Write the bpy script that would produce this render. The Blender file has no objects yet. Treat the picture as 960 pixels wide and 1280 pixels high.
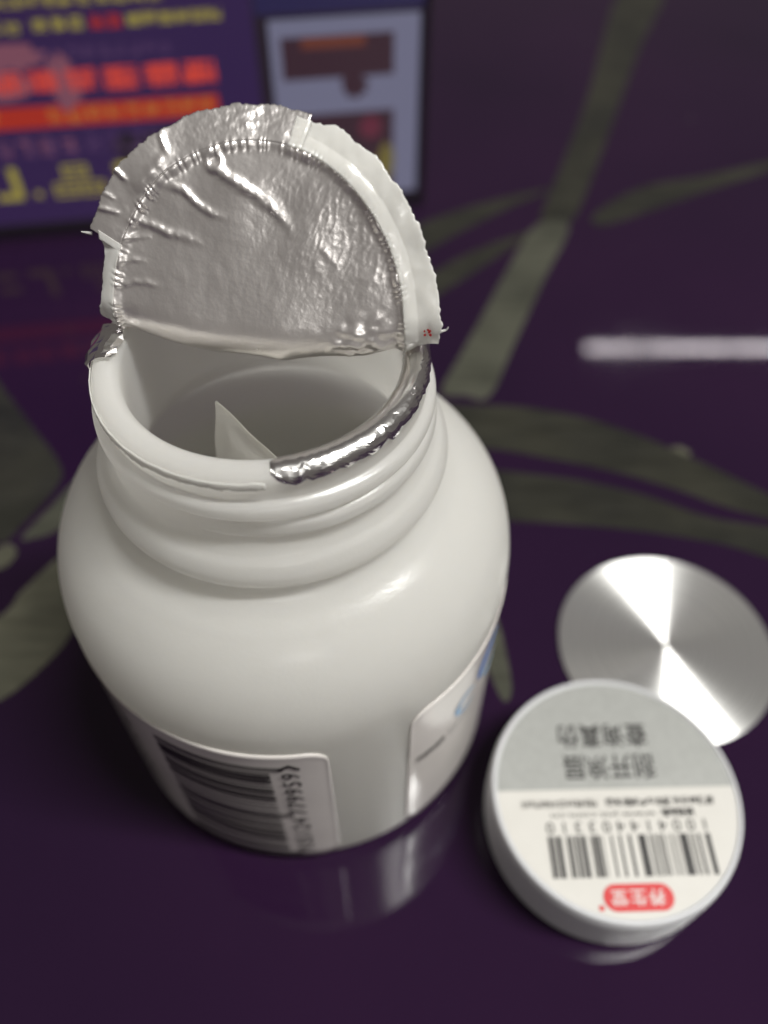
import bpy, bmesh, math, random
import numpy as np
from mathutils import Vector, Matrix, noise
R = math.radians
PI = math.pi
sc = bpy.context.scene
C = sc.collection
random.seed(7)

# ------------------------------------------------------------------ camera
cam = bpy.data.cameras.new('camera')
cam_o = bpy.data.objects.new('camera', cam)
C.objects.link(cam_o)
cam_o.location = (0, 0, 0.14517)
cam_o.rotation_euler = (R(90 - 51.62), 0, 0)
cam.sensor_fit = 'VERTICAL'
cam.sensor_height = 36
cam.lens = 36 * 1055.7 / 1280
cam.clip_start = 0.005
cam.clip_end = 60
cam.dof.use_dof = True
cam.dof.focus_distance = 0.0925
cam.dof.aperture_fstop = 11
sc.camera = cam_o

# ------------------------------------------------------------------ world and lamps
w = bpy.data.worlds.new('World')
sc.world = w
w.use_nodes = True
bg = w.node_tree.nodes['Background']
bg.inputs[0].default_value = (0.100, 0.089, 0.084, 1)
bg.inputs[1].default_value = 1.0

def lamp(name, loc, sx, sy, watts, col):
    d = bpy.data.lights.new(name, 'AREA')
    d.shape = 'RECTANGLE'; d.size = sx; d.size_y = sy
    d.energy = watts; d.color = col
    o = bpy.data.objects.new(name, d)
    o.location = loc
    C.objects.link(o)
    return o
# two parallel rows of ceiling tube lamps, 1.5 m above the table
lamp('tube_lamp_near', (0.76, -0.14, 1.5), 0.92, 0.10, 46, (1.0, 0.992, 0.955))
lamp('tube_lamp_behind', (0.40, -2.2, 1.5), 0.92, 0.08, 11.5, (1.0, 0.985, 0.95))
for x, l in ((0.674, 0.16), (0.890, 0.25), (1.31, 0.575)):
    lamp('tube_lamp_far', (x, 1.917, 1.5), l, 0.014, 36 * l * 0.014 * PI, (1.0, 0.93, 0.95))

sc.view_settings.view_transform = 'Standard'
sc.view_settings.look = 'None'
sc.view_settings.exposure = 0
sc.view_settings.gamma = 1
sc.view_settings.use_curve_mapping = False
sc.cycles.use_denoising = True
sc.cycles.max_bounces = 10

# ------------------------------------------------------------------ materials
MATS = {}
def mat(name, col, rough=0.5, metal=0.0, spec=0.5, sss=0.0, sss_r=0.003, coat=0.0, aniso=0.0,
        bump=None, var=None, trans=0.0):
    """bump: list of (scale, strength, detail); var: (scale, other colour, amount)"""
    m = bpy.data.materials.new(name)
    m.use_nodes = True
    nt = m.node_tree
    b = nt.nodes['Principled BSDF']
    I = b.inputs
    I['Base Color'].default_value = (*col, 1)
    I['Roughness'].default_value = rough
    I['Metallic'].default_value = metal
    I['Specular IOR Level'].default_value = spec
    if sss:
        I['Subsurface Weight'].default_value = sss
        I['Subsurface Radius'].default_value = (1.0, 0.95, 0.85)
        I['Subsurface Scale'].default_value = sss_r
    if coat:
        I['Coat Weight'].default_value = coat
        I['Coat Roughness'].default_value = 0.03
    if trans:
        I['Transmission Weight'].default_value = trans
    tc = nt.nodes.new('ShaderNodeTexCoord')
    if var:
        n = nt.nodes.new('ShaderNodeTexNoise')
        n.inputs['Scale'].default_value = var[0]; n.inputs['Detail'].default_value = 5
        nt.links.new(tc.outputs['Object'], n.inputs['Vector'])
        r = nt.nodes.new('ShaderNodeMapRange')
        r.inputs[1].default_value = 0.35; r.inputs[2].default_value = 0.68
        r.inputs[4].default_value = var[2]
        nt.links.new(n.outputs['Fac'], r.inputs[0])
        mx = nt.nodes.new('ShaderNodeMix'); mx.data_type = 'RGBA'
        mx.inputs[6].default_value = (*col, 1); mx.inputs[7].default_value = (*var[1], 1)
        nt.links.new(r.outputs[0], mx.inputs[0])
        nt.links.new(mx.outputs[2], I['Base Color'])
    prev = None
    for s, st, det in (bump or []):
        n = nt.nodes.new('ShaderNodeTexNoise')
        n.inputs['Scale'].default_value = s; n.inputs['Detail'].default_value = det
        nt.links.new(tc.outputs['Object'], n.inputs['Vector'])
        bp = nt.nodes.new('ShaderNodeBump')
        bp.inputs['Strength'].default_value = st
        bp.inputs['Distance'].default_value = 0.0006
        nt.links.new(n.outputs['Fac'], bp.inputs['Height'])
        if prev: nt.links.new(prev.outputs[0], bp.inputs['Normal'])
        prev = bp
    if prev: nt.links.new(prev.outputs[0], I['Normal'])
    MATS[name] = m
    return m
def see_through(name, k):
    m = MATS[name]; nt = m.node_tree
    b = nt.nodes['Principled BSDF']; out = nt.nodes['Material Output']
    t = nt.nodes.new('ShaderNodeBsdfTranslucent'); t.inputs[0].default_value = (0.93, 0.925, 0.90, 1)
    mx = nt.nodes.new('ShaderNodeMixShader'); mx.inputs[0].default_value = k
    nt.links.new(b.outputs[0], mx.inputs[1]); nt.links.new(t.outputs[0], mx.inputs[2])
    nt.links.new(mx.outputs[0], out.inputs[0])

mat('table_purple', (0.0175, 0.0060, 0.0225), 0.035, spec=0.42, var=(9, (0.012, 0.0045, 0.0175), 1.0))
mat('white_plastic', (0.86, 0.85, 0.825), 0.25, spec=1.0, sss=0.35, sss_r=0.004,
    bump=[(1900, 0.045, 2), (45, 0.05, 2)])
mat('cap_plastic', (0.58, 0.585, 0.595), 0.40, spec=0.45, sss=0.25, sss_r=0.002, bump=[(1400, 0.03, 2)])
mat('label_paper', (0.68, 0.645, 0.615), 0.13, spec=0.5, var=(300, (0.65, 0.615, 0.59), 0.7))
mat('cap_paper', (0.535, 0.52, 0.485), 0.42, var=(260, (0.51, 0.495, 0.46), 0.7))
mat('scratch_silver', (0.32, 0.325, 0.31), 0.42, metal=0.2, var=(900, (0.29, 0.295, 0.28), 1.0))
mat('ink_black', (0.018, 0.016, 0.015), 0.42)
mat('ink_grey', (0.085, 0.08, 0.072), 0.45)
mat('ink_pale', (0.36, 0.36, 0.35), 0.45)
mat('ink_mauve', (0.30, 0.26, 0.25), 0.45)
mat('ink_red', (0.50, 0.012, 0.014), 0.40)
mat('ink_white', (0.56, 0.54, 0.52), 0.42)
mat('ink_blue', (0.012, 0.14, 0.50), 0.40)
mat('ink_lightblue', (0.22, 0.40, 0.62), 0.40)
mat('foil_lid', (0.93, 0.89, 0.865), 0.32, metal=0.88, bump=[(700, 0.06, 2), (1900, 0.06, 3), (160, 0.07, 2)])
mat('foil_bright', (0.90, 0.89, 0.87), 0.21, metal=1, bump=[(500, 0.08, 2)])
mat('liner', (0.72, 0.71, 0.67), 0.20, sss=0.35, sss_r=0.0015, coat=0.3, bump=[(300, 0.08, 2)])
see_through('white_plastic', 0.68)
see_through('liner', 0.3)
mat('sachet_paper', (0.88, 0.87, 0.82), 0.55, bump=[(700, 0.08, 3)])
mat('screen_frame', (0.010, 0.006, 0.012), 0.45)
def glow(name, col, k=1.0):
    m = mat(name, (0.01, 0.01, 0.01), 0.30)
    I = m.node_tree.nodes['Principled BSDF'].inputs
    I['Emission Color'].default_value = (*col, 1)
    I['Emission Strength'].default_value = k
glow('screen_purple', (0.026, 0.011, 0.056))
glow('screen_red', (0.50, 0.05, 0.035))
glow('screen_orange', (0.36, 0.12, 0.03))
glow('screen_scarlet', (0.32, 0.022, 0.012))
glow('screen_yellow', (0.26, 0.22, 0.045))
glow('screen_pink', (0.17, 0.06, 0.09))
glow('screen_violet', (0.075, 0.038, 0.10))
glow('screen_dark', (0.014, 0.008, 0.016))
glow('screen_lavender', (0.135, 0.135, 0.205))
glow('screen_blue', (0.016, 0.012, 0.055))
glow('screen_brown', (0.034, 0.014, 0.023))
glow('screen_maroon', (0.10, 0.018, 0.035))
glow('screen_ochre', (0.13, 0.105, 0.03))
glow('screen_title', (0.12, 0.032, 0.02))

def leaf_mat(name, a, b):
    m = mat(name, a, 0.06, spec=0.5)
    nt = m.node_tree; I = nt.nodes['Principled BSDF'].inputs
    tc = nt.nodes.new('ShaderNodeTexCoord')
    n1 = nt.nodes.new('ShaderNodeTexNoise'); n1.inputs['Scale'].default_value = 45; n1.inputs['Detail'].default_value = 4
    nt.links.new(tc.outputs['Object'], n1.inputs['Vector'])
    r = nt.nodes.new('ShaderNodeMapRange'); r.inputs[1].default_value = .36; r.inputs[2].default_value = .64
    nt.links.new(n1.outputs['Fac'], r.inputs[0])
    mx = nt.nodes.new('ShaderNodeMix'); mx.data_type = 'RGBA'
    mx.inputs[6].default_value = (*a, 1); mx.inputs[7].default_value = (*b, 1)
    nt.links.new(r.outputs[0], mx.inputs[0])
    mp = nt.nodes.new('ShaderNodeMapping'); mp.inputs['Rotation'].default_value = (0, 0, 0.9); mp.inputs['Scale'].default_value = (60, 420, 60)
    n2 = nt.nodes.new('ShaderNodeTexNoise'); n2.inputs['Scale'].default_value = 1.0; n2.inputs['Detail'].default_value = 4
    nt.links.new(tc.outputs['Object'], mp.inputs[0]); nt.links.new(mp.outputs[0], n2.inputs['Vector'])
    r2 = nt.nodes.new('ShaderNodeMapRange'); r2.inputs[1].default_value = .35; r2.inputs[2].default_value = .65; r2.inputs[3].default_value = .78; r2.inputs[4].default_value = 1.12
    nt.links.new(n2.outputs['Fac'], r2.inputs[0])
    vm = nt.nodes.new('ShaderNodeVectorMath'); vm.operation = 'SCALE'
    nt.links.new(mx.outputs[2], vm.inputs[0]); nt.links.new(r2.outputs[0], vm.inputs['Scale'])
    nt.links.new(vm.outputs[0], I['Base Color'])
# dust and faint smears on the table's gloss
m = MATS['table_purple']; nt = m.node_tree; b = nt.nodes['Principled BSDF']
tc = nt.nodes.new('ShaderNodeTexCoord')
vo = nt.nodes.new('ShaderNodeTexVoronoi'); vo.inputs['Scale'].default_value = 150
nt.links.new(tc.outputs['Object'], vo.inputs['Vector'])
wn = nt.nodes.new('ShaderNodeSeparateColor'); nt.links.new(vo.outputs['Color'], wn.inputs[0])
sz = nt.nodes.new('ShaderNodeMapRange'); sz.inputs[1].default_value = .72; sz.inputs[2].default_value = 1.0; sz.inputs[3].default_value = 0.0; sz.inputs[4].default_value = .055
nt.links.new(wn.outputs[0], sz.inputs[0])
lt = nt.nodes.new('ShaderNodeMath'); lt.operation = 'LESS_THAN'
nt.links.new(vo.outputs['Distance'], lt.inputs[0]); nt.links.new(sz.outputs[0], lt.inputs[1])
old = b.inputs['Base Color'].links[0].from_socket
mx = nt.nodes.new('ShaderNodeMix'); mx.data_type = 'RGBA'; mx.inputs[7].default_value = (.16, .15, .155, 1)
nt.links.new(lt.outputs[0], mx.inputs[0]); nt.links.new(old, mx.inputs[6]); nt.links.new(mx.outputs[2], b.inputs['Base Color'])
sm = nt.nodes.new('ShaderNodeTexNoise'); sm.inputs['Scale'].default_value = 22; sm.inputs['Detail'].default_value = 6; sm.inputs['Distortion'].default_value = .8
nt.links.new(tc.outputs['Object'], sm.inputs['Vector'])
rr_ = nt.nodes.new('ShaderNodeMapRange'); rr_.inputs[1].default_value = .4; rr_.inputs[2].default_value = .75; rr_.inputs[3].default_value = .03; rr_.inputs[4].default_value = .065
nt.links.new(sm.outputs['Fac'], rr_.inputs[0]); nt.links.new(rr_.outputs[0], b.inputs['Roughness'])
leaf_mat('leaf_olive', (0.030, 0.0295, 0.0225), (0.019, 0.019, 0.0165))
leaf_mat('leaf_sage', (0.070, 0.071, 0.054), (0.045, 0.046, 0.036))
leaf_mat('leaf_light', (0.105, 0.103, 0.074), (0.062, 0.062, 0.046))

# brushed disc: circular brushing, so the gloss is stretched along the radius
m = mat('brushed_disc', (0.82, 0.82, 0.80), 0.20, metal=0.85)
nt = m.node_tree; b = nt.nodes['Principled BSDF']
tg = nt.nodes.new('ShaderNodeTangent'); tg.direction_type = 'RADIAL'; tg.axis = 'Z'
nt.links.new(tg.outputs[0], b.inputs['Tangent'])
b.inputs['Anisotropic'].default_value = 1.0
b.inputs['Anisotropic Rotation'].default_value = 0.25
# fine turned grooves: the surface normal rocks outward and inward along the radius
tc = nt.nodes.new('ShaderNodeTexCoord')
fl = nt.nodes.new('ShaderNodeVectorMath'); fl.operation = 'MULTIPLY'; fl.inputs[1].default_value = (1, 1, 0)
ln = nt.nodes.new('ShaderNodeVectorMath'); ln.operation = 'LENGTH'
nr = nt.nodes.new('ShaderNodeVectorMath'); nr.operation = 'NORMALIZE'
fq = nt.nodes.new('ShaderNodeMath'); fq.operation = 'MULTIPLY'; fq.inputs[1].default_value = 2 * PI / 0.00007
sn = nt.nodes.new('ShaderNodeMath'); sn.operation = 'SINE'
am = nt.nodes.new('ShaderNodeMath'); am.operation = 'MULTIPLY'; am.inputs[1].default_value = 0.34
scl = nt.nodes.new('ShaderNodeVectorMath'); scl.operation = 'SCALE'
ad = nt.nodes.new('ShaderNodeVectorMath'); ad.operation = 'ADD'
gm = nt.nodes.new('ShaderNodeNewGeometry')
nz = nt.nodes.new('ShaderNodeVectorMath'); nz.operation = 'NORMALIZE'
L = nt.links.new
L(tc.outputs['Object'], fl.inputs[0]); L(fl.outputs[0], ln.inputs[0]); L(fl.outputs[0], nr.inputs[0])
L(ln.outputs['Value'], fq.inputs[0]); L(fq.outputs[0], sn.inputs[0]); L(sn.outputs[0], am.inputs[0])
L(nr.outputs[0], scl.inputs[0]); L(am.outputs[0], scl.inputs['Scale'])
L(gm.outputs['Normal'], ad.inputs[0]); L(scl.outputs[0], ad.inputs[1]); L(ad.outputs[0], nz.inputs[0])
L(nz.outputs[0], b.inputs['Normal'])
b2 = nt.nodes.new('ShaderNodeBsdfPrincipled')
b2.inputs['Base Color'].default_value = (0.84, 0.84, 0.82, 1); b2.inputs['Metallic'].default_value = 0.9
b2.inputs['Roughness'].default_value = 0.46; b2.inputs['Anisotropic'].default_value = 1.0; b2.inputs['Anisotropic Rotation'].default_value = 0.25
L(tg.outputs[0], b2.inputs['Tangent'])
rn = nt.nodes.new('ShaderNodeTexNoise'); rn.noise_dimensions = '1D'; rn.inputs['Scale'].default_value = 2600; rn.inputs['Detail'].default_value = 3
L(ln.outputs['Value'], rn.inputs['W'])
mr = nt.nodes.new('ShaderNodeMapRange'); mr.inputs[1].default_value = .3; mr.inputs[2].default_value = .7; mr.inputs[3].default_value = .5; mr.inputs[4].default_value = .85
L(rn.outputs['Fac'], mr.inputs[0])
ms = nt.nodes.new('ShaderNodeMixShader')
L(mr.outputs[0], ms.inputs[0]); L(b.outputs[0], ms.inputs[1]); L(b2.outputs[0], ms.inputs[2])
L(ms.outputs[0], nt.nodes['Material Output'].inputs[0])

# ------------------------------------------------------------------ helpers
def link(o, parent=None):
    C.objects.link(o)
    if parent: o.parent = parent
    return o

def empty(name, loc):
    o = bpy.data.objects.new(name, None)
    o.location = loc; o.empty_display_size = 0.01
    return link(o)

def tag(o, label=None, cat=None, group=None, kind=None):
    if label: o['label'] = label
    if cat: o['category'] = cat
    if group: o['group'] = group
    if kind: o['kind'] = kind
    return o

def pyobj(name, verts, faces, material, parent=None, smooth=True, loc=None):
    me = bpy.data.meshes.new(name)
    me.from_pydata([tuple(map(float, v)) for v in verts], [], faces)
    me.update()
    if smooth:
        me.polygons.foreach_set('use_smooth', [True] * len(me.polygons))
    me.materials.append(MATS[material])
    o = bpy.data.objects.new(name, me)
    if loc is not None: o.location = loc
    return link(o, parent)

def bmobj(name, bm, material, parent=None, smooth=False):
    me = bpy.data.meshes.new(name)
    bm.to_mesh(me); bm.free()
    if smooth: me.polygons.foreach_set('use_smooth', [True] * len(me.polygons))
    me.materials.append(MATS[material])
    return link(bpy.data.objects.new(name, me), parent)

def lathe(profile, n=160, close=False):
    vs, fs = [], []
    m = len(profile)
    for i in range(n):
        a = 2 * PI * i / n
        for r, z in profile:
            vs.append((r * math.cos(a), r * math.sin(a), z))
    for i in range(n):
        j = (i + 1) % n
        for k in range(m - 1):
            fs.append((i * m + k, j * m + k, j * m + k + 1, i * m + k + 1))
    return vs, fs

def smooth_loop(pts, sub=8, closed=True):
    out = []
    n = len(pts)
    for i in range(n if closed else n - 1):
        if closed:
            p0, p1, p2, p3 = (Vector(pts[(i + k) % n]) for k in (-1, 0, 1, 2))
        else:
            p0, p1, p2, p3 = (Vector(pts[min(max(i + k, 0), n - 1)]) for k in (-1, 0, 1, 2))
        for s in range(sub):
            t = s / sub
            out.append(0.5 * ((2 * p1) + (p2 - p0) * t + (2 * p0 - 5 * p1 + 4 * p2 - p3) * t * t + (3 * p1 - p0 - 3 * p2 + p3) * t ** 3))
    if not closed: out.append(Vector(pts[-1]))
    return out

def sheet(name, loop, z, material, parent, thick=0.0):
    """flat printed shape in the XY plane"""
    bm = bmesh.new()
    f = bm.faces.new([bm.verts.new((p[0], p[1], z)) for p in loop])
    bm.normal_update()
    if f.normal.z < 0: f.normal_flip()
    bmesh.ops.triangulate(bm, faces=[f])
    return bmobj(name, bm, material, parent)

def rects(name, rs, fn, material, parent, subx=1, suby=1):
    """many flat print rectangles (x0,y0,x1,y1) pushed through fn(x,y)->3D, joined in one print"""
    vs, fs = [], []
    for x0, y0, x1, y1 in rs:
        b0 = len(vs)
        for j in range(suby + 1):
            for i in range(subx + 1):
                vs.append(fn(x0 + (x1 - x0) * i / subx, y0 + (y1 - y0) * j / suby))
        for j in range(suby):
            for i in range(subx):
                a = b0 + j * (subx + 1) + i
                fs.append((a, a + 1, a + subx + 2, a + subx + 1))
    return pyobj(name, vs, fs, material, parent, smooth=False)

def text_mesh(body, size, bold=0.0, spacing=1.0):
    cu = bpy.data.curves.new('lettering', 'FONT')
    cu.body = body; cu.size = size; cu.offset = bold * size
    cu.align_x = 'LEFT'; cu.resolution_u = 3; cu.space_character = spacing
    o = bpy.data.objects.new('lettering', cu)
    C.objects.link(o)
    dg = bpy.context.evaluated_depsgraph_get()
    me = o.evaluated_get(dg).to_mesh()
    vs = [tuple(v.co) for v in me.vertices]
    fs = [tuple(p.vertices) for p in me.polygons]
    o.evaluated_get(dg).to_mesh_clear()
    bpy.data.objects.remove(o); bpy.data.curves.remove(cu)
    return vs, fs

def text_fit(name, body, box, fn, material, parent, bold=0.0, spacing=1.0, rot=0):
    """lettering stretched to fill box=(x0,y0,x1,y1); rot 180 turns it upside down, 90 reads upward"""
    vs, fs = text_mesh(body, 1.0, bold, spacing)
    xs = [v[0] for v in vs]; ys = [v[1] for v in vs]
    ax, bx_, ay, by_ = min(xs), max(xs), min(ys), max(ys)
    x0, y0, x1, y1 = box
    out = []
    for v in vs:
        u = (v[0] - ax) / (bx_ - ax); t = (v[1] - ay) / (by_ - ay)
        if rot == 180: u, t = 1 - u, 1 - t
        elif rot == 90: u, t = 1 - t, u
        out.append(fn(x0 + (x1 - x0) * u, y0 + (y1 - y0) * t))
    return pyobj(name, out, fs, material, parent, smooth=False)

def glyph_rects(x0, y0, x1, y1, n, seed, gap=0.16, dense=7, th=0.10):
    """rows of unreadable characters: strokes inside n cells"""
    rnd = random.Random(seed)
    out = []
    cw = (x1 - x0) / n
    for i in range(n):
        a = x0 + i * cw + cw * gap / 2; b_ = x0 + (i + 1) * cw - cw * gap / 2
        hgt = y1 - y0; wd = b_ - a
        for k in range(dense):
            if rnd.random() < 0.55:
                y = y0 + hgt * (rnd.random()) * (1 - th)
                xa = a + wd * rnd.choice((0, 0, .15, .45)); xb = b_ - wd * rnd.choice((0, 0, .2, .45))
                if xb > xa: out.append((xa, y, xb, y + hgt * th))
            else:
                x = a + wd * (rnd.random()) * (1 - th)
                ya = y0 + hgt * rnd.choice((0, 0, .25, .5)); yb = y1 - hgt * rnd.choice((0, 0, .25, .4))
                if yb > ya: out.append((x, ya, x + wd * th * 1.1, yb))
    return out

# ------------------------------------------------------------------ table top with printed leaves
def table():
    bm = bmesh.new()
    vs = [bm.verts.new(p) for p in ((-0.9, -0.35, 0), (0.9, -0.35, 0), (0.9, 1.0, 0), (-0.9, 1.0, 0))]
    bm.faces.new(vs)
    g = bmesh.ops.extrude_face_region(bm, geom=bm.faces[:])
    bmesh.ops.translate(bm, vec=(0, 0, -0.025), verts=[v for v in g['geom'] if isinstance(v, bmesh.types.BMVert)])
    bmesh.ops.recalc_face_normals(bm, faces=bm.faces[:])
    t = bmobj('table_top', bm, 'table_purple')
    tag(t, 'glossy dark purple table top printed with grey green leaves', 'table', kind='structure')
    leaves = [
     ('leaf_olive', [(0.101,0.3989),(0.1198,0.3989),(0.0994,0.3447),(0.0686,0.257),(0.0560,0.226),(0.0470,0.226),(0.0581,0.260),(0.0733,0.3058)]),
     ('leaf_sage', [(0.0555,0.2245),(0.0448,0.1979),(0.034,0.171),(0.026,0.1514),(0.020,0.1515),(0.0142,0.1528),(0.0195,0.166),(0.0257,0.1805),(0.036,0.205),(0.0455,0.2245)]),
     ('leaf_olive', [(-0.004,0.214),(0.0108,0.2253),(0.0296,0.2361),(0.0524,0.2447),(0.0393,0.2348),(0.0238,0.222),(0.0104,0.21),(-0.004,0.198)]),
     ('leaf_olive', [(-0.002,0.188),(0.0101,0.1979),(0.0255,0.2112),(0.0438,0.2212),(0.0323,0.2084),(0.0201,0.1961),(0.0098,0.1866),(-0.002,0.177)]),
     ('leaf_olive', [(0.0638,0.2304),(0.0806,0.2452),(0.1024,0.2522),(0.1296,0.2619),(0.1237,0.2551),(0.1002,0.2429),(0.0779,0.2304),(0.0652,0.2245)]),
     ('leaf_olive', [(0.006,0.149),(0.0165,0.1482),(0.0311,0.1478),(0.0463,0.1445),(0.0604,0.1379),(0.0719,0.1303),(0.0856,0.12),(0.0963,0.1108),(0.0850,0.1128),(0.0741,0.1168),(0.0646,0.1218),(0.0511,0.1271),(0.0388,0.1305),(0.0261,0.1335),(0.010,0.1355)]),
     ('leaf_olive', [(0.008,0.1282),(0.0183,0.1278),(0.0292,0.1266),(0.0434,0.1242),(0.0571,0.12),(0.0699,0.1139),(0.0800,0.1115),(0.0895,0.1100),(0.099,0.1075),(0.0870,0.1011),(0.0715,0.1063),(0.0551,0.1097),(0.0382,0.1117),(0.0209,0.1128),(0.008,0.1132)]),
     ('leaf_sage', [(0.0189,0.0848),(0.0221,0.0885),(0.0236,0.0804),(0.0240,0.0724),(0.0223,0.0700),(0.0201,0.0761)]),
    ]
    leaves += [('leaf_olive', E1), ('leaf_sage', E2), ('leaf_light', E3), ('leaf_light', E4), ('leaf_light', [(0.0665,0.1335),(0.0690,0.1345),(0.0712,0.1325),(0.0690,0.1308)])]
    for k, (mt, pts) in enumerate(leaves):
        o = sheet('leaf_print', smooth_loop([(x, y, 0) for x, y in pts], 6), 0.00006 + 0.00001 * (k % 3), mt, t)
E1 = [(-0.118,0.188),(-0.1007,0.1623),(-0.0855,0.1430),(-0.0744,0.1290),(-0.0735,0.1218),(-0.0782,0.1115),(-0.0812,0.1064),(-0.0850,0.1090),(-0.097,0.117),(-0.118,0.140)]
E2 = [(-0.068,0.1258),(-0.0742,0.1150),(-0.0775,0.1078),(-0.0748,0.1078),(-0.0710,0.1095),(-0.066,0.1150)]
E3 = [(-0.060,0.110),(-0.0672,0.1042),(-0.0738,0.0945),(-0.0770,0.0880),(-0.094,0.075),(-0.094,0.064),(-0.0735,0.0690),(-0.0640,0.0790),(-0.060,0.0880),(-0.052,0.100)]
E4 = [(-0.0800,0.1062),(-0.0775,0.1040),(-0.0788,0.1005),(-0.0822,0.0995),(-0.0835,0.1030)]
table()

# ------------------------------------------------------------------ bottle
BX, BY, H = -0.01377, 0.07303, 0.0824
RB = 0.0315
bottle = empty('medicine_bottle', (BX, BY, 0))
tag(bottle, 'open white plastic medicine bottle with its silver foil seal half peeled up', 'bottle')

def bottle_body():
    # outer profile bottom -> lip -> inner profile down to the inner floor
    key = [(0.0, 0.0022), (0.0225, 0.0016), (0.0262, 0.0003), (0.0285, 0.0002), (0.0302, 0.0012), (0.0312, 0.0030),
           (0.0315, 0.0060), (0.0315, 0.0180), (0.0315, 0.0300), (0.0315, 0.0420), (0.0316, 0.0455), (0.03155, 0.0490),
           (0.0309, 0.0528), (0.0295, 0.0562), (0.0274, 0.0590), (0.0250, 0.0611), (0.0228, 0.0625), (0.0213, 0.0637),
           (0.02065, 0.0648), (0.0208, 0.0657), (0.0214, 0.0664), (0.02175, 0.0673), (0.02165, 0.0684), (0.0210, 0.0696), (0.0200, 0.0705), (0.01935, 0.0716),
           (0.0191, 0.0732), (0.0189, 0.0750), (0.0188, 0.0770), (0.0187, 0.0784), (0.01868, 0.0794), (0.0188, 0.0802)]
    prof = [tuple(v)[:2] for v in smooth_loop([(r, z, 0) for r, z in key], 12, False)]
    # lip
    for a in range(0, 181, 12):
        a = R(a)
        prof.append((0.01742 + 0.00158 * math.cos(a), 0.08085 + 0.00155 * math.sin(a)))
    inner = [(0.01575, 0.0790), (0.01570, 0.0740), (0.01575, 0.0700), (0.0163, 0.0672), (0.0185, 0.0635), (0.0225, 0.0600), (0.0262, 0.0568),
             (0.0288, 0.0530), (0.0300, 0.0480), (0.0303, 0.0400), (0.0303, 0.0200), (0.0303, 0.0060), (0.0292, 0.0034), (0.0260, 0.0026), (0.0, 0.0032)]
    prof += [tuple(v)[:2] for v in smooth_loop([(r, z, 0) for r, z in inner], 4, False)]
    n = 224
    vs, fs = lathe(prof, n)
    m_ = len(prof)
    out = []
    lip0 = m_ // 1
    for i, (x, y, z) in enumerate(vs):
        k = i % m_
        r = math.hypot(x, y); a = math.atan2(y, x)
        if r > 0.0178 and 0.0715 < z < 0.0800:
            # helical thread: one ridge close under the lip, the next turn starting lower at the front
            add = 0
            dg = math.degrees(a)
            t1 = (dg + 230) % 360                      # from behind left, over the front, to behind right
            for zc, fade in ((0.07765 - 0.0016 * t1 / 360, min(1, t1 / 30)), (0.0744 - 0.0016 * (t1 - 120) / 360, max(0, min(1, (t1 - 120) / 45)))):
                d = abs((z - zc) / 0.00135)
                if d < 1: add = max(add, 0.00105 * fade * (1 - d ** 3.5))
            s = (r + add) / r
            x, y = x * s, y * s
        # hand-moulded unevenness
        wob = 1 + 0.0012 * noise.noise(Vector((x * 60, y * 60, z * 60)))
        out.append((x * wob, y * wob, z))
    return pyobj('bottle_body', out, fs, 'white_plastic', bottle)
bottle_body()

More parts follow.
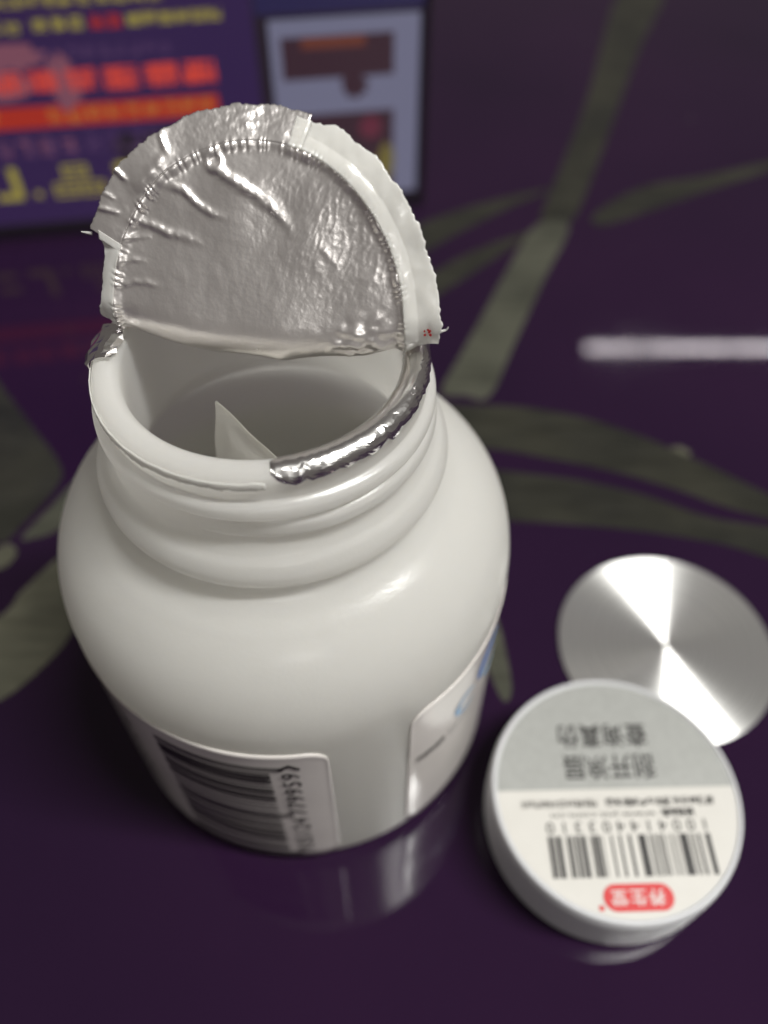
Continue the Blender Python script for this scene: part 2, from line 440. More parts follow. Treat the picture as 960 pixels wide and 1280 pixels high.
# ---- wrap-round label
LR = RB + 0.00014
def cyl(r):
    return lambda a, z: (r * math.cos(a), r * math.sin(a), z)
def wrap_label():
    a0, a1, z0, z1 = R(-57.0), R(282.2), 0.0038, 0.0442
    cr = 0.0030
    vs, fs = [], []
    n, m_ = 260, 28
    for i in range(n + 1):
        # denser columns near both ends so that the corners come out round
        t = i / n
        e = 0.03
        if t < .12: u = e * (t / .12)
        elif t > .88: u = 1 - e * ((1 - t) / .12)
        else: u = e + (1 - 2 * e) * (t - .12) / .76
        a = a0 + (a1 - a0) * u
        d = min(a - a0, a1 - a) * LR
        inset = 0
        if d < cr: inset = cr - math.sqrt(max(cr * cr - (cr - d) ** 2, 0))
        for j in range(m_ + 1):
            z = z0 + inset + (z1 - z0 - 2 * inset) * j / m_
            lift = 0.00006 * noise.noise(Vector((math.cos(a) * 3, math.sin(a) * 3, z * 100)))
            # the paper's free edge stands very slightly proud
            ed = min(d, z1 - inset - z, 0.0008)
            lift += 0.00012 * (1 - ed / 0.0008) ** 2
            vs.append((( LR + lift) * math.cos(a), (LR + lift) * math.sin(a), z))
    for i in range(n):
        for j in range(m_):
            k = i * (m_ + 1) + j
            fs.append((k, k + m_ + 1, k + m_ + 2, k + 1))
    lab = pyobj('wrap_label', vs, fs, 'label_paper', bottle)
    so = lab.modifiers.new('thickness', 'SOLIDIFY'); so.thickness = 0.00014; so.offset = -1
    tag(lab, 'white wrap-round paper label with rounded ends and a barcode')
    f1 = cyl(LR + 0.00012)
    # EAN-13 barcode turned a quarter, bars run round the bottle
    code = '6935124779959'
    Lc = ['0001101', '0011001', '0010011', '0111101', '0100011', '0110001', '0101111', '0111011', '0110111', '0001011']
    par = ['LLLLLL', 'LLGLGG', 'LLGGLG', 'LLGGGL', 'LGLLGG', 'LGGLLG', 'LGGGLL', 'LGLGLG', 'LGLGGL', 'LGGLGL'][int(code[0])]
    inv = lambda s: ''.join('1' if c == '0' else '0' for c in s)
    bits = [('101', 1)]
    for c, p_ in zip(code[1:7], par):
        s = Lc[int(c)]
        bits.append((s if p_ == 'L' else inv(s)[::-1], 0))
    bits.append(('01010', 1))
    for c in code[7:]: bits.append((inv(Lc[int(c)]), 0))
    bits.append(('101', 1))
    zb0, zb1 = 0.0045, 0.0402
    mod = (zb1 - zb0) / 95
    rs = []; pos = 0
    for s, guard in bits:
        i = 0
        while i < len(s):
            if s[i] == '1':
                j = i
                while j < len(s) and s[j] == '1': j += 1
                rs.append((R(-121.5), zb0 + (pos + i) * mod, R(-88.6 if guard else -92.0), zb0 + (pos + j) * mod))
                i = j
            else: i += 1
        pos += len(s)
    rects('barcode', rs, f1, 'ink_black', lab, subx=14)
    # digits read upward along the right-hand end of the bars
    d0, d1 = R(-89.4), R(-84.9)
    zz = lambda k: zb0 + k * mod
    text_fit('barcode_digits', code[7:], (d0, zz(49), d1, zz(90)), f1, 'ink_black', lab, rot=90, spacing=1.15)
    text_fit('barcode_digits', code[1:7], (d0, zz(4), d1, zz(44.5)), f1, 'ink_black', lab, rot=90, spacing=1.15)
    vs2 = []
    for (a, z) in ((-87.2, 0.0412), (-89.9, 0.0398), (-89.5, 0.0392), (-87.2, 0.0404), (-84.9, 0.0392), (-84.5, 0.0398)):
        vs2.append(f1(R(a), z))
    pyobj('barcode_arrow', vs2, [(0, 1, 2, 3), (0, 3, 4, 5)], 'ink_black', lab, smooth=False)
    # small print on the shaded left side
    rs = []
    for k in range(9):
        z = 0.038 - k * 0.0034
        rs += glyph_rects(R(-158 + 3 * (k % 3)), z, R(-131), z + 0.0022, 12, 40 + k)
    rects('small_print', rs, f1, 'ink_grey', lab)
    # right-hand end: title line, blue mark, pale line
    rs = glyph_rects(R(-54.5), 0.0272, R(-44.5), 0.0290, 5, 3, gap=.05, dense=12)
    rects('small_print', rs, f1, 'ink_black', lab)
    rs = glyph_rects(R(-43), 0.0272, R(-12), 0.0290, 16, 5, dense=7)
    rects('small_print', rs, f1, 'ink_pale', lab)
    # blue swirl mark: two crescents
    for (ac, zc, ro, ri, s0, s1, mt) in ((R(-22), 0.0345, 0.0056, 0.0030, 40, 190, 'ink_blue'), (R(-20), 0.0345, 0.0050, 0.0030, 200, 330, 'ink_lightblue'), (R(-36), 0.0330, 0.0028, 0.0018, 30, 330, 'ink_lightblue')):
        vs2 = []; fs2 = []
        for k in range(25):
            t = R(s0 + (s1 - s0) * k / 24); wd = math.sin(PI * k / 24) ** .7
            rm = (ro + ri) / 2; hw = (ro - ri) / 2 * wd
            for rr in (rm - hw, rm + hw):
                vs2.append(f1(ac + rr * math.cos(t) / RB, zc + rr * math.sin(t)))
        for k in range(24): fs2.append((2 * k, 2 * k + 1, 2 * k + 3, 2 * k + 2))
        pyobj('logo_mark', vs2, fs2, mt, lab, smooth=False)
wrap_label()

# ---- foil seal: a disc still glued at the back of the mouth, folded up and back
YAW, HY, RHO, PHI, ST, SAG = R(-7.0), 0.0045, 0.0036, R(117), 1.12, 0.0024
def smap(x, y):
    s = HY - y
    if s > 0: s *= ST
    a = min(max(s / RHO, 0), PHI)
    yy = HY - RHO * math.sin(a) - min(s, 0)
    zz = RHO * (1 - math.cos(a))
    e = max(s - RHO * PHI, 0)
    yy = yy - math.cos(PHI) * e + 3 * e * e + 20 * max(0, e - .0105) ** 2
    zz = zz + math.sin(PHI) * e - 24 * max(0, e - .0105) ** 2
    wd = min(max(1 - (x / .0185) ** 2, 0), 1)
    sg = SAG * wd * math.exp(-((s - .004) / .006) ** 2)
    zz -= sg; yy -= .9 * sg
    c, s_ = math.cos(YAW), math.sin(YAW)
    return Vector((x * c - yy * s_, x * s_ + yy * c, H + .0003 + zz))
def snorm(x, y):
    e = 1e-5
    n = (smap(x + e, y) - smap(x - e, y)).cross(smap(x, y + e) - smap(x, y - e))
    n.normalize()
    return -n          # towards the viewer on the raised flap
def seg_d(px, py, ax, ay, bx_, by_):
    dx, dy = bx_ - ax, by_ - ay
    t = max(0, min(1, ((px - ax) * dx + (py - ay) * dy) / (dx * dx + dy * dy)))
    return math.hypot(px - ax - t * dx, py - ay - t * dy), t
RIDGES = [  # polyline in seal coordinates (mm), height mm, half-width mm
 ([(-5.0,-13.9),(-3.2,-12.9),(-0.8,-11.8),(1.3,-10.8),(2.7,-9.7),(4.2,-8.4)], .34, .75),
 ([(-9.7,-11.9),(-7.9,-11.6),(-6.3,-10.4),(-4.9,-9.8),(-3.1,-9.5)], .26, .55),
 ([(-13.4,-8.6),(-11.5,-8.5),(-9.9,-7.9),(-8.1,-7.7),(-5.6,-7.2)], .26, .6),
 ([(-14.6,-7.0),(-12.9,-7.3),(-11.4,-7.5)], .16, .35),
 ([(-15.0,-5.0),(-13.6,-5.4),(-12.0,-5.5)], .16, .35),
 ([(-15.2,-3.1),(-13.5,-3.7),(-12.0,-3.8),(-10.2,-3.7)], .16, .4),
 ([(6.5,-7.7),(7.8,-6.8),(8.9,-6.0)], .05, .4),
 ([(-10.4,-16.3),(-9.4,-14.4)], .28, .45), ([(-15.4,-13.2),(-13.5,-11.9)], .26, .45),
 ([(-17.4,-9.6),(-14.4,-9.2)], .16, .4), ([(-16.6,-11.0),(-15.0,-10.4)], .14, .35),
 ([(-13.0,-11.2),(-10.7,-13.0),(-8.5,-15.3)], .22, .8),
]
def relief(x, y):
    """height (m) of the foil's creases over the plain folded sheet"""
    X, Y = x * 1000, y * 1000
    hh = 0.0
    for pl, ht, wd in RIDGES:
        best = 9; tb = 0
        n = len(pl) - 1
        for i in range(n):
            d, t = seg_d(X, Y, *pl[i], *pl[i + 1])
            if d < best: best, tb = d, (i + t) / n
        if best < wd * 3:
            fade = min(1, tb * 5 + .35, (1 - tb) * 3 + .05)
            jit = 1 + .5 * noise.noise(Vector((X * 1.3, Y * 1.3, 3)))
            hh += ht * fade * jit * math.exp(-(best / (wd * .62)) ** 2)
    d = math.hypot(X + 4.6, Y + 14.1)
    hh += .22 * math.exp(-((d - .75) / .3) ** 2)
    r = math.hypot(X, Y); a = math.atan2(Y, X)
    # embossed edge of the mouth: a step, with fine crimps across it
    hh += .38 * (1 / (1 + math.exp(-(r - 15.75) / .18)))
    cr = math.exp(-((r - 15.75) / .40) ** 2)
    hh += cr * (.26 + .16 * math.sin(a * 118 + 9 * noise.noise(Vector((a * 11, 0, 5))))) * max(.12, .6 + 1.0 * noise.noise(Vector((a * 4.3, 2, 1))))
    hh += .27 * noise.noise(Vector((X * .19, Y * .19, 0)))
    hh +=   .030 * noise.noise(Vector((X * .75 + Y * .3, Y * .75 - X * .3, 1)))
    k = min(1, max(0, (X + 2) / 9)) * min(1, max(0, (-Y - 1) / 5))
    k *= min(1, max(0, (15.6 - r) / .5))
    hh += .004 * noise.noise(Vector((X * 2.2, Y * 2.0, 7))) + .035 * k * (1 - abs(noise.noise(Vector((X * .95 + Y * .5, Y * .55 - X * .45, 17))))) ** 4 + .016 * k * noise.noise(Vector((X * 1.9 + Y * 1.2, Y * 2.1 - X * 1.1, 31)))
    hh += .02 * k * (1 - abs(noise.noise(Vector((X * 2.0 + Y * .8, Y * 1.1 - X * .9, 27))))) ** 4
    if r > 15.9:
        q = min(1, (r - 15.9) / 1.5)
        hh += q * .16 * noise.noise(Vector((math.cos(a) * 6, math.sin(a) * 6, r * .25)))
        hh += q * (.03 if -2.76 < a < -1.32 else .012) * noise.noise(Vector((math.cos(a) * 19 + r * .5, math.sin(a) * 19 - r * .6, r * .8)))
        if -2.76 < a < -1.30:
            tp = math.exp(-((a + 1.66) / .42) ** 2)
            hh += q * tp * (.075 * noise.noise(Vector((X * 1.1 + Y * .4, Y * 1.9, 13))) + .035 * noise.noise(Vector((X * 3.1, Y * 3.4, 15))))
        else:
            hh += q * (.10 * noise.noise(Vector((X * .7, Y * .5, 11))) - .35 * q)
    # crumpled lower right corner of the fold
    dd = math.exp(-(((X - 11.5) / 3.2) ** 2 + ((Y + 0.2) / 1.8) ** 2))
    hh += dd * (.55 * noise.noise(Vector((X * .8, Y * 1.2, 21))) + .25)
    dd = math.exp(-(((X - 2.5) / 1.3) ** 2 + ((Y - 1.6) / .9) ** 2))
    hh += dd * .2
    return hh / 1000
def seal_point(x, y, off=0.0):
    return smap(x, y) + snorm(x, y) * (relief(x, y) + off)

def polar(name, r0, r1, a0, a1, nr, na, material, parent, off=0.0, ro=None, ri=None, thick=None):
    vs, fs = [], []
    full = abs(a1 - a0) > 359.9
    cols = na if full else na + 1
    for i in range(cols):
        a = R(a0 + (a1 - a0) * i / na)
        R1 = r1 if ro is None else ro(math.degrees(a))
        R0 = r0 if ri is None else ri(math.degrees(a))
        for j in range(nr + 1):
            r = R0 + (R1 - R0) * j / nr
            vs.append(seal_point(r * math.cos(a), r * math.sin(a), off))
    for i in range(na):
        i2 = (i + 1) % cols
        for j in range(nr):
            fs.append((i * (nr + 1) + j, i * (nr + 1) + j + 1, i2 * (nr + 1) + j + 1, i2 * (nr + 1) + j))
    o = pyobj(name, vs, fs, material, parent)
    if thick:
        s = o.modifiers.new('thickness', 'SOLIDIFY'); s.thickness = thick; s.offset = 0
    return o

def rag(a, amp, f=1.0):
    c, s = math.cos(R(a)), math.sin(R(a))
    return amp * (noise.noise(Vector((c * 9 * f, s * 9 * f, 0))) + .7 * noise.noise(Vector((c * 40 * f, s * 40 * f, 4))))
seal = polar('foil_seal', 0.00001, 0.0161, 0, 360, 100, 1000, 'foil_lid', bottle, thick=0.00006)
tag(seal, 'crinkled silver foil seal folded up from the mouth of the bottle')
# foil rim of the flap, from the torn left corner over the top
polar('foil_edge', 0.0161, 0.0195, 203, 285, 22, 380, 'foil_lid', seal,
      ro=lambda a: 0.0195 + rag(a, .00026) + .00009 * noise.noise(Vector((a * 1.9, 0, 3))), thick=0.00007)
# white film where the foil has come away: right-hand side and a narrow torn strip on the left
polar('film_edge', 0.0160, 0.0196, 281, 368, 24, 340, 'liner', seal, off=-0.00004,
      ro=lambda a: (0.0194 if a < 330 else 0.0194 + .0004 * min(1, (a - 330) / 20)) + rag(a, .0003) - .0006 * math.exp(-((a - 284) / 6) ** 2), thick=0.00055)
polar('film_edge', 0.0160, 0.0175, 176, 204, 16, 120, 'liner', seal, off=-0.00005,
      ro=lambda a: 0.0174 + rag(a, .00022) + .0012 * math.exp(-((a - 204) / 4) ** 2) + .0008 * math.exp(-((a - 176) / 6) ** 2), thick=0.00024)
# back of the seal, still glued down to the lip behind the fold
polar('foil_edge', 0.0161, 0.0192, 8, 172, 8, 200, 'foil_lid', seal, off=0, thick=0.00007)

# red print mark and a loose film thread at the right-hand end of the fold
p0 = seal_point(0.0186, -0.0006) + snorm(0.0186, -0.0006) * 0.0004
vs = []; fs = []
rnd = random.Random(5)
for k in range(6):
    c = p0 + Vector((rnd.uniform(-.0006, .0006), 0, rnd.uniform(-.0004, .0004)))
    n_ = len(vs)
    for t in range(5):
        a = 2 * PI * t / 5 + k
        rr = rnd.uniform(.0001, .00022)
        vs.append(c + Vector((math.cos(a) * rr, -.0001 - .00002 * k, math.sin(a) * rr)))
    fs.append(tuple(range(n_, n_ + 5)))
pyobj('red_mark', vs, fs, 'ink_red', seal, smooth=False)

def tube(name, pts, rad, material, parent, n=6):
    pts = smooth_loop(pts, 5, False)
    vs, fs = [], []
    for i, p in enumerate(pts):
        t = (pts[min(i + 1, len(pts) - 1)] - pts[max(i - 1, 0)]).normalized()
        u = t.orthogonal().normalized(); v = t.cross(u)
        rr = rad * (1 - .8 * i / len(pts))
        for k in range(n):
            a = 2 * PI * k / n
            vs.append(p + (u * math.cos(a) + v * math.sin(a)) * rr)
    for i in range(len(pts) - 1):
        for k in range(n):
            fs.append((i * n + k, i * n + (k + 1) % n, (i + 1) * n + (k + 1) % n, (i + 1) * n + k))
    return pyobj(name, vs, fs, material, parent)
e0 = seal_point(0.0191, -0.0004)
tube('film_thread', [e0, e0 + Vector((.0008, 0, .0001)), e0 + Vector((.0014, 0, .0003)), e0 + Vector((.0016, 0, .0007))], .00022, 'liner', seal)
e0 = seal_point(-0.0180, -0.0072)
tube('film_thread', [e0, e0 + Vector((-.0006, 0, .0001)), e0 + Vector((-.0011, 0, .0002))], .0002, 'liner', seal)

# ---- foil left on the lip
N = lambda x, s: noise.noise(Vector((x, s, 0)))
def lip_point(th, t, off):
    """t: arc angle over the lip, 180 inner .. 90 top .. 0 outer, below 0 goes down the outside"""
    if t >= 0:
        a = R(t)
        return Vector(((0.01742 + (0.00158 + off) * math.cos(a)), 0, 0.08085 + (0.00155 + off) * math.sin(a)))
    return Vector((0.0190 + off - 0.00022 * min(1, -t / 60), 0, 0.08085 + t * 0.000028))
def lip_strip(name, a0, a1, tin, tout, na, nt_, material, parent, amp, crease=False, off=0.00018, smooth_until=0.5, seed=0, thick=.00005):
    vs, fs, sm = [], [], []
    for i in range(na + 1):
        th = a0 + (a1 - a0) * i / na
        ti, to = tin(th), tout(th)
        for j in range(nt_ + 1):
            u = j / nt_
            t = ti + (to - ti) * u
            if crease:
                # smooth over the top, creased across on the outer slope
                am = amp * min(1, max(0, (u - .42) / .4))
                o_ = off + am * (1.1 * N(th * .16, seed) + .5 * N(th * .55, seed + 4) + .9 * noise.noise(Vector((th * .42, t * .045, seed + 3)))) + amp * .10 * noise.noise(Vector((th * .12, t * .02, 1)))
            else:
                am = amp * (0.12 + 1.4 * max(0, u - .45) + .5 * max(0, .12 - u) * 4)
                o_ = off + am * (noise.noise(Vector((th * .55 + seed, t * .03, seed))) + .7 * noise.noise(Vector((th * 1.7, t * .09, seed + 3))))
            p = lip_point(th, t, max(o_, 0.00007))
            a = R(th)
            vs.append((p.x * math.cos(a), p.x * math.sin(a), p.z))
    for i in range(na):
        for j in range(nt_):
            k = i * (nt_ + 1) + j
            fs.append((k, k + 1, k + nt_ + 2, k + nt_ + 1)); sm.append(j / nt_ < smooth_until)
    o = pyobj(name, vs, fs, material, parent)
    o.data.polygons.foreach_set('use_smooth', sm)
    s = o.modifiers.new('thickness', 'SOLIDIFY'); s.thickness = thick; s.offset = -1
    return o
rf = lip_strip('rim_foil', -82, 9, lambda th: 152 + 16 * N(th * .8, 1) + (0 if th > -76 else -(-76 - th) * 9),
          lambda th: -2 + 24 * N(th * .22, 5) + 24 * N(th * .75, 8) + 12 * max(0, 1 - abs(th + 20) / 25) + (0 if th > -77 else (-77 - th) * 9), 52, 14, 'foil_bright', bottle, .00014, crease=True, off=.00012, seed=2, smooth_until=.52)
tag(rf, 'bright crumpled foil left on the right side of the lip')
fsx = lip_strip('foil_scrap', 168, 187, lambda th: 138 + 20 * N(th * .5, 3) - 2.0 * abs(th - 176), lambda th: 20 + 30 * N(th * .4, 7) + 3 * max(0, 175 - th), 9, 6, 'foil_bright', bottle, .0006, off=.0006, seed=8, smooth_until=-1)
tag(fsx, 'small crumpled foil scrap on the left side of the lip')
# ragged line of film still stuck round the outside of the lip
lip_strip('film_residue', -188, -84, lambda th: 20 + 8 * N(th * .2, 4), lambda th: -14 + 9 * N(th * .3, 5) + 7 * N(th * 1.2, 6), 150, 6, 'liner', bottle, .00014, off=.00022, seed=5, smooth_until=2, thick=.00012)

# ------------------------------------------------------------------ desiccant sachet standing in the bottle
def sachet():
    A = Vector((BX - .00575, BY - .0022, .0765))
    e1 = Vector((-.00125, .0005, -.008)).normalized()
    e2 = Vector((.0064, -.0073, 0)).normalized()
    nn = e1.cross(e2).normalized()
    L, W, nl, nw = .0725, .0150, 56, 18
    vs, fs = [], []
    for side in (1, -1):
        for i in range(nl + 1):
            for j in range(nw + 1):
                u, v = i / nl, j / nw
                d = min(u * L, (1 - u) * L, v * W, (1 - v) * W)
                puff = .0010 * (1 - math.exp(-max(0, d - .0016) / .003))
                puff += .0001 * math.sin(u * L * 9000) * (1 if d < .0016 else 0)
                wr = .0002 * noise.noise(Vector((u * 5, v * 3, 2)))
                vs.append(A + e1 * u * L + e2 * v * W + nn * (side * (puff + .00008) + wr))
    k0 = (nl + 1) * (nw + 1)
    for i in range(nl):
        for j in range(nw):
            k = i * (nw + 1) + j
            fs.append((k, k + 1, k + nw + 2, k + nw + 1))
            fs.append((k0 + k, k0 + k + nw + 1, k0 + k + nw + 2, k0 + k + 1))
    o = pyobj('desiccant_sachet', vs, fs, 'sachet_paper')
    tag(o, 'white paper sachet corner showing inside the bottle mouth', 'sachet')
sachet()

# ------------------------------------------------------------------ screw cap lying label up
CX, CY, CH, CR = 0.0367, 0.04827, 0.0131, 0.0199
cap = empty('bottle_cap', (CX, CY, 0))
tag(cap, 'white round screw cap with a printed barcode label on top', 'cap')
def cap_shell():
    key = [(0.0176, 0.0004), (0.0190, 0.0002), (0.0196, 0.0006), (0.01965, 0.0016), (0.01955, 0.0022), (0.0198, 0.0026), (0.0199, 0.0036), (0.0199, 0.0065), (0.0199, 0.0098), (0.01985, 0.0112),
           (0.0197, 0.0121), (0.0195, 0.01275), (0.01922, 0.0130), (0.0190, 0.0130), (0.01888, 0.01282), (0.0188, 0.01270), (0.0120, 0.01265), (0.0, 0.01265)]
    prof = [tuple(v)[:2] for v in smooth_loop([(r, z, 0) for r, z in key], 5, False)]
    inner = [(0.0176, 0.0004), (0.0174, 0.0020), (0.0174, 0.0108), (0.0, 0.0112)]
    vs, fs = lathe([(r, z) for r, z in reversed(inner)] + prof[1:], 192)
    return pyobj('cap_shell', vs, fs, 'cap_plastic', cap)
cap_shell()
LZ = 0.01276
rot = R(1.4)
def capf(dz):
    return lambda x, y: (math.cos(rot) * x / 1000 - math.sin(rot) * y / 1000, math.sin(rot) * x / 1000 + math.cos(rot) * y / 1000, LZ + dz)
def cap_label():
    rr = 0.0187
    bm = bmesh.new()
    vs = [bm.verts.new((rr * math.cos(2 * PI * k / 128), rr * math.sin(2 * PI * k / 128), LZ)) for k in range(128)]
    bm.faces.new(vs)
    lab = bmobj('cap_label', bm, 'cap_paper', cap)
    tag(lab, 'round paper label, grey scratch panel above a white half with barcode')
    f = capf(0.00004); rm = rr * 1000
    ys = 0.55
    a0 = math.asin(ys / rm)
    loop = [(rm * math.cos(a0 + (PI - 2 * a0) * k / 60), rm * math.sin(a0 + (PI - 2 * a0) * k / 60)) for k in range(61)]
    bm = bmesh.new(); bm.faces.new([bm.verts.new(f(*p)) for p in loop])
    bmobj('scratch_panel', bm, 'scratch_silver', lab)
    g = capf(0.00009)
    text_fit('lettering', '刮开涂层', (-7.6, 2.0, 7.1, 6.2), g, 'ink_black', lab, bold=.016, rot=180, spacing=1.05)
    text_fit('lettering', '查询真伪', (-7.8, 7.3, 6.9, 11.4), g, 'ink_black', lab, bold=.016, rot=180, spacing=1.05)
    # fine print lines, too small to read in the picture
    rects('fine_print', glyph_rects(-15.2, -2.3, -3.3, -1.1, 17, 11, gap=.12, dense=8), g, 'ink_grey', lab)
    rects('fine_print', glyph_rects(-2.0, -2.3, 15.2, -1.0, 13, 12, gap=.08, dense=10), g, 'ink_black', lab)
    text_fit('lettering', 'www.yst.com.cn', (-10.8, -3.9, 5.6, -2.85), g, 'ink_grey', lab, rot=180)
    rects('fine_print', glyph_rects(6.4, -4.1, 11.6, -2.7, 4, 13, gap=.06, dense=12), g, 'ink_black', lab)
    text_fit('lettering', '100414403310', (-11.8, -6.25, 12.9, -4.5), g, 'ink_black', lab, rot=180, spacing=1.6)
    bars = [(683.5,688),(689.5,692),(694,700),(706.5,709.5),(711,714),(717,721),(722.5,723.5),(725,730.5),(736.7,739),(740,742),(743.2,748),(750.5,751.5),(761.5,763.8),(772,774.8),(783.8,787.2),(796.2,805.6),(810,812.3),
            (814.6,815.6),(817.6,818.6),(820.6,821.6),(823.4,824.4),(826.2,828.4),(833.2,833.9),(836.6,837.3),(840,840.7),(843.2,844),(848,858),(861,861.9),(863.6,864.5),(866.2,867.1),(870.8,874),(880.4,886.5)]
    k = (13.14 + 11.85) / (886.5 - 683)
    rects('barcode', [((a - 683) * k - 11.85, -12.75, (b_ - 683) * k - 11.85, -6.65) for a, b_ in bars], g, 'ink_black', lab)
    # red pill-shaped emblem
    hx, hy, cx_, cy_ = 5.2, 1.92, 0.35, -15.65
    loop = []
    for s, c0 in ((1, -90), (-1, 90)):
        for t in range(0, 181, 12):
            a = R(c0 + t)
            loop.append((cx_ + s * (hx - hy) + hy * math.cos(a), cy_ + hy * math.sin(a)))
    bm = bmesh.new(); bm.faces.new([bm.verts.new(g(*p)) for p in loop])
    bmobj('emblem', bm, 'ink_red', lab)
    text_fit('emblem_lettering', '养生堂', (-3.7, -16.85, 4.3, -14.5), capf(0.00014), 'ink_white', lab, bold=.006, rot=180, spacing=1.1)
    bm = bmesh.new()
    bm.faces.new([bm.verts.new(g(-5.35 + .42 * math.cos(t * PI / 6), -17.0 + .42 * math.sin(t * PI / 6))) for t in range(12)])
    bmobj('emblem_dot', bm, 'ink_red', lab)
cap_label()

# ------------------------------------------------------------------ brushed metal disc half under the cap
def disc():
    key = [(0.0, 0.00008), (0.0202, 0.00008), (0.02065, 0.00018), (0.02068, 0.00040), (0.02060, 0.00056), (0.0203, 0.00064), (0.0100, 0.00064), (0.0003, 0.00064)]
    vs, fs = lathe(key, 200)
    o = pyobj('metal_disc', vs, fs, 'brushed_disc', smooth=False, loc=(0.0547, 0.0816, 0))
    tag(o, 'shiny brushed silver disc lying flat on the table behind the cap', 'disc')
disc()

# ------------------------------------------------------------------ blurred printed things behind
def box(bm, x0, y0, z0, x1, y1, z1):
    v = [bm.verts.new(p) for p in ((x0,y0,z0),(x1,y0,z0),(x1,y1,z0),(x0,y1,z0),(x0,y0,z1),(x1,y0,z1),(x1,y1,z1),(x0,y1,z1))]
    for f in ((0,3,2,1),(4,5,6,7),(0,1,5,4),(1,2,6,5),(2,3,7,6),(3,0,4,7)): bm.faces.new([v[i] for i in f])

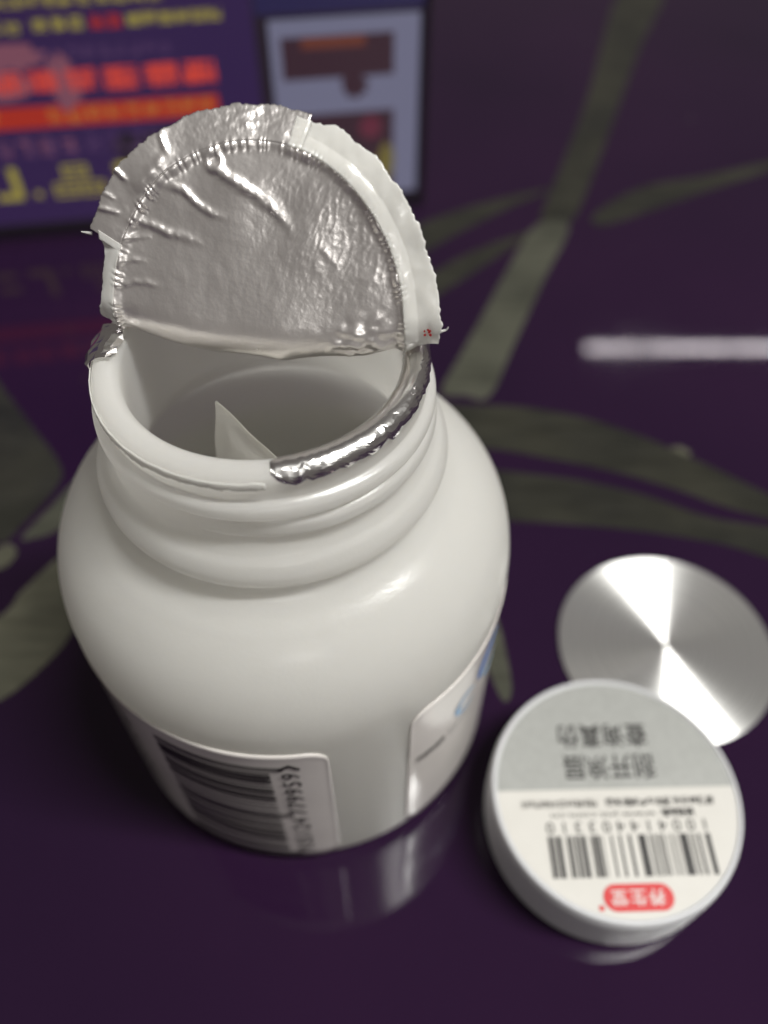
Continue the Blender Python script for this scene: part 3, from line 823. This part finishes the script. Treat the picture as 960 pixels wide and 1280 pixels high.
def screen():
    t = empty('display_screen', (-0.1133, 0.2179, 0)); t.rotation_euler.z = R(8.5)
    tag(t, 'lit purple screen with red and yellow characters standing behind the bottle', 'screen')
    bm = bmesh.new(); box(bm, -0.0600, 0, 0.0035, 0.1252, 0.006, 0.120)
    bmobj('panel', bm, 'screen_dark', t)
    bm = bmesh.new()
    box(bm, -0.0635, -0.0012, 0.0001, 0.1267, 0.0075, 0.0034)
    box(bm, -0.0635, -0.0012, 0.1201, 0.1267, 0.0075, 0.1235)
    box(bm, -0.0635, -0.0012, 0.0034, -0.0601, 0.0075, 0.1201)
    box(bm, 0.1253, -0.0012, 0.0034, 0.1267, 0.0075, 0.1201)
    bmobj('frame', bm, 'screen_frame', t)
    bm = bmesh.new(); box(bm, 0.0, 0.0076, 0.0001, 0.06, 0.05, 0.003)
    bmobj('foot', bm, 'screen_frame', t)
    lay = lambda k: (lambda x, z: (x / 1000, -0.00010 * k, z / 1000))
    P_ = lambda rs, mt, k=2, nm='lettering': rects(nm, rs, lay(k), mt, t)
    def blob(cx_, cz, rx, rz, seed, mt, k=2, nm='printed_shape'):
        pts = [lay(k)(cx_ + rx * math.cos(a) * (1 + .35 * N(3 * math.cos(a) + seed, 3 * math.sin(a))), cz + rz * math.sin(a) * (1 + .35 * N(3 * math.cos(a), 3 * math.sin(a) + seed))) for a in [2 * PI * q / 32 for q in range(32)]]
        bm = bmesh.new(); bm.faces.new([bm.verts.new(p) for p in pts]); bmobj(nm, bm, mt, t)
    # purple page
    P_([(-59.5, 4.2, 81.0, 119)], 'screen_purple', 1, 'page')
    P_([(9.0, 12.5, 11.4, 21.3), (4.2, 11.6, 11.0, 13.8), (14.5, 12.0, 16.3, 13.8), (-6, 12, 0.5, 14), (-6, 17, 0.5, 19)], 'screen_yellow')
    def boxed(x0, z0, x1, z1, w_=0.75):
        zm = (z0 + z1) / 2
        return [(x0, z0, x1, z0 + w_), (x0, z1 - w_, x1, z1), (x0, zm - w_ / 2, x1, zm + w_ / 2), (x0, z0 + w_, x0 + w_, z1 - w_), (x1 - w_, z0 + w_, x1, z1 - w_)]
    P_(boxed(23.5, 16.8, 30.5, 21.0) + boxed(20.0, 11.5, 26.6, 15.8) + boxed(27.6, 11.5, 34.2, 15.8), 'screen_yellow')
    P_(glyph_rects(36, 11.5, 70, 20.8, 2, 77, gap=.2, dense=11, th=.09), 'screen_yellow')
    P_([(-50, 31.8, 69.5, 37.6)], 'screen_scarlet', 2, 'colour_band')
    P_(glyph_rects(24, 32.8, 69, 36.8, 9, 81, gap=.2, dense=8, th=.09) + glyph_rects(8, 32.8, 12, 36.8, 1, 82, dense=18, th=.055), 'screen_orange', 3)
    P_(glyph_rects(12, 41, 40, 46.5, 3, 91, gap=.16, dense=26, th=.055), 'screen_red', 4)
    P_(glyph_rects(40.5, 40.6, 70.8, 46.4, 3, 94, gap=.14, dense=40, th=.055), 'screen_red', 4)
    P_(glyph_rects(-20, 40.5, 12, 47, 4, 95, gap=.16, dense=24, th=.055), 'screen_red', 4)
    blob(20, 50, 8, 3.2, 3, 'screen_pink', 2)
    blob(31, 43, 4, 7, 9, 'screen_pink', 3)
    blob(14, 43, 9, 4, 12, 'screen_pink', 3)
    P_(glyph_rects(26, 48.6, 60, 51.6, 9, 145, gap=.25, dense=8, th=.08), 'screen_violet', 2)
    P_(glyph_rects(-10, 23.6, 66, 29.6, 13, 141, gap=.3, dense=8, th=.07), 'screen_violet', 4)
    P_(glyph_rects(8, 24.5, 30, 29.0, 4, 143, gap=.35, dense=7, th=.07), 'screen_pink', 5)
    blob(55, 26, 9, 3.4, 4, 'screen_dark', 2)
    blob(43, 25, 4, 4, 8, 'screen_dark', 3)
    P_(glyph_rects(27, 55.4, 40, 58.6, 3, 101, gap=.2, dense=22, th=.055), 'screen_yellow')
    P_(glyph_rects(41, 55.4, 49, 58.6, 2, 103, gap=.1, dense=22, th=.055), 'screen_scarlet')
    P_(glyph_rects(50, 55.6, 73.5, 58.6, 6, 104, gap=.1, dense=24, th=.055), 'screen_yellow')
    P_(glyph_rects(8, 55.0, 25, 58.2, 4, 107, gap=.2, dense=20, th=.055), 'screen_yellow')
    P_(glyph_rects(18, 61, 60, 63.6, 10, 105, gap=.1, dense=18, th=.055), 'screen_yellow')
    # framed picture panel at the right of the page
    P_([(81.6, 56, 125.0, 119)], 'screen_blue', 1, 'page')
    P_([(84.6, 50.4, 124.1, 54.8), (117.2, 5.0, 124.1, 50.4), (84.6, 5.0, 87.4, 50.4), (87.4, 30.0, 117.2, 39.6)], 'screen_lavender', 2, 'picture_frame')
    P_([(87.4, 39.6, 117.2, 50.4)], 'screen_brown', 2, 'picture')
    P_([(92.8, 47.4, 109.6, 50.0)], 'screen_title', 3, 'title')
    blob(106.5, 37.5, 3.5, 3.6, 3, 'screen_brown', 3, 'picture_figure')
    P_([(87.4, 5.0, 117.2, 30.0)], 'screen_brown', 2, 'picture')
    blob(110.7, 25.4, 3.2, 3.2, 5, 'screen_maroon', 3, 'picture_figure')
    blob(115.0, 15.0, 2.4, 5.5, 8, 'screen_ochre', 3, 'picture_figure')
screen()
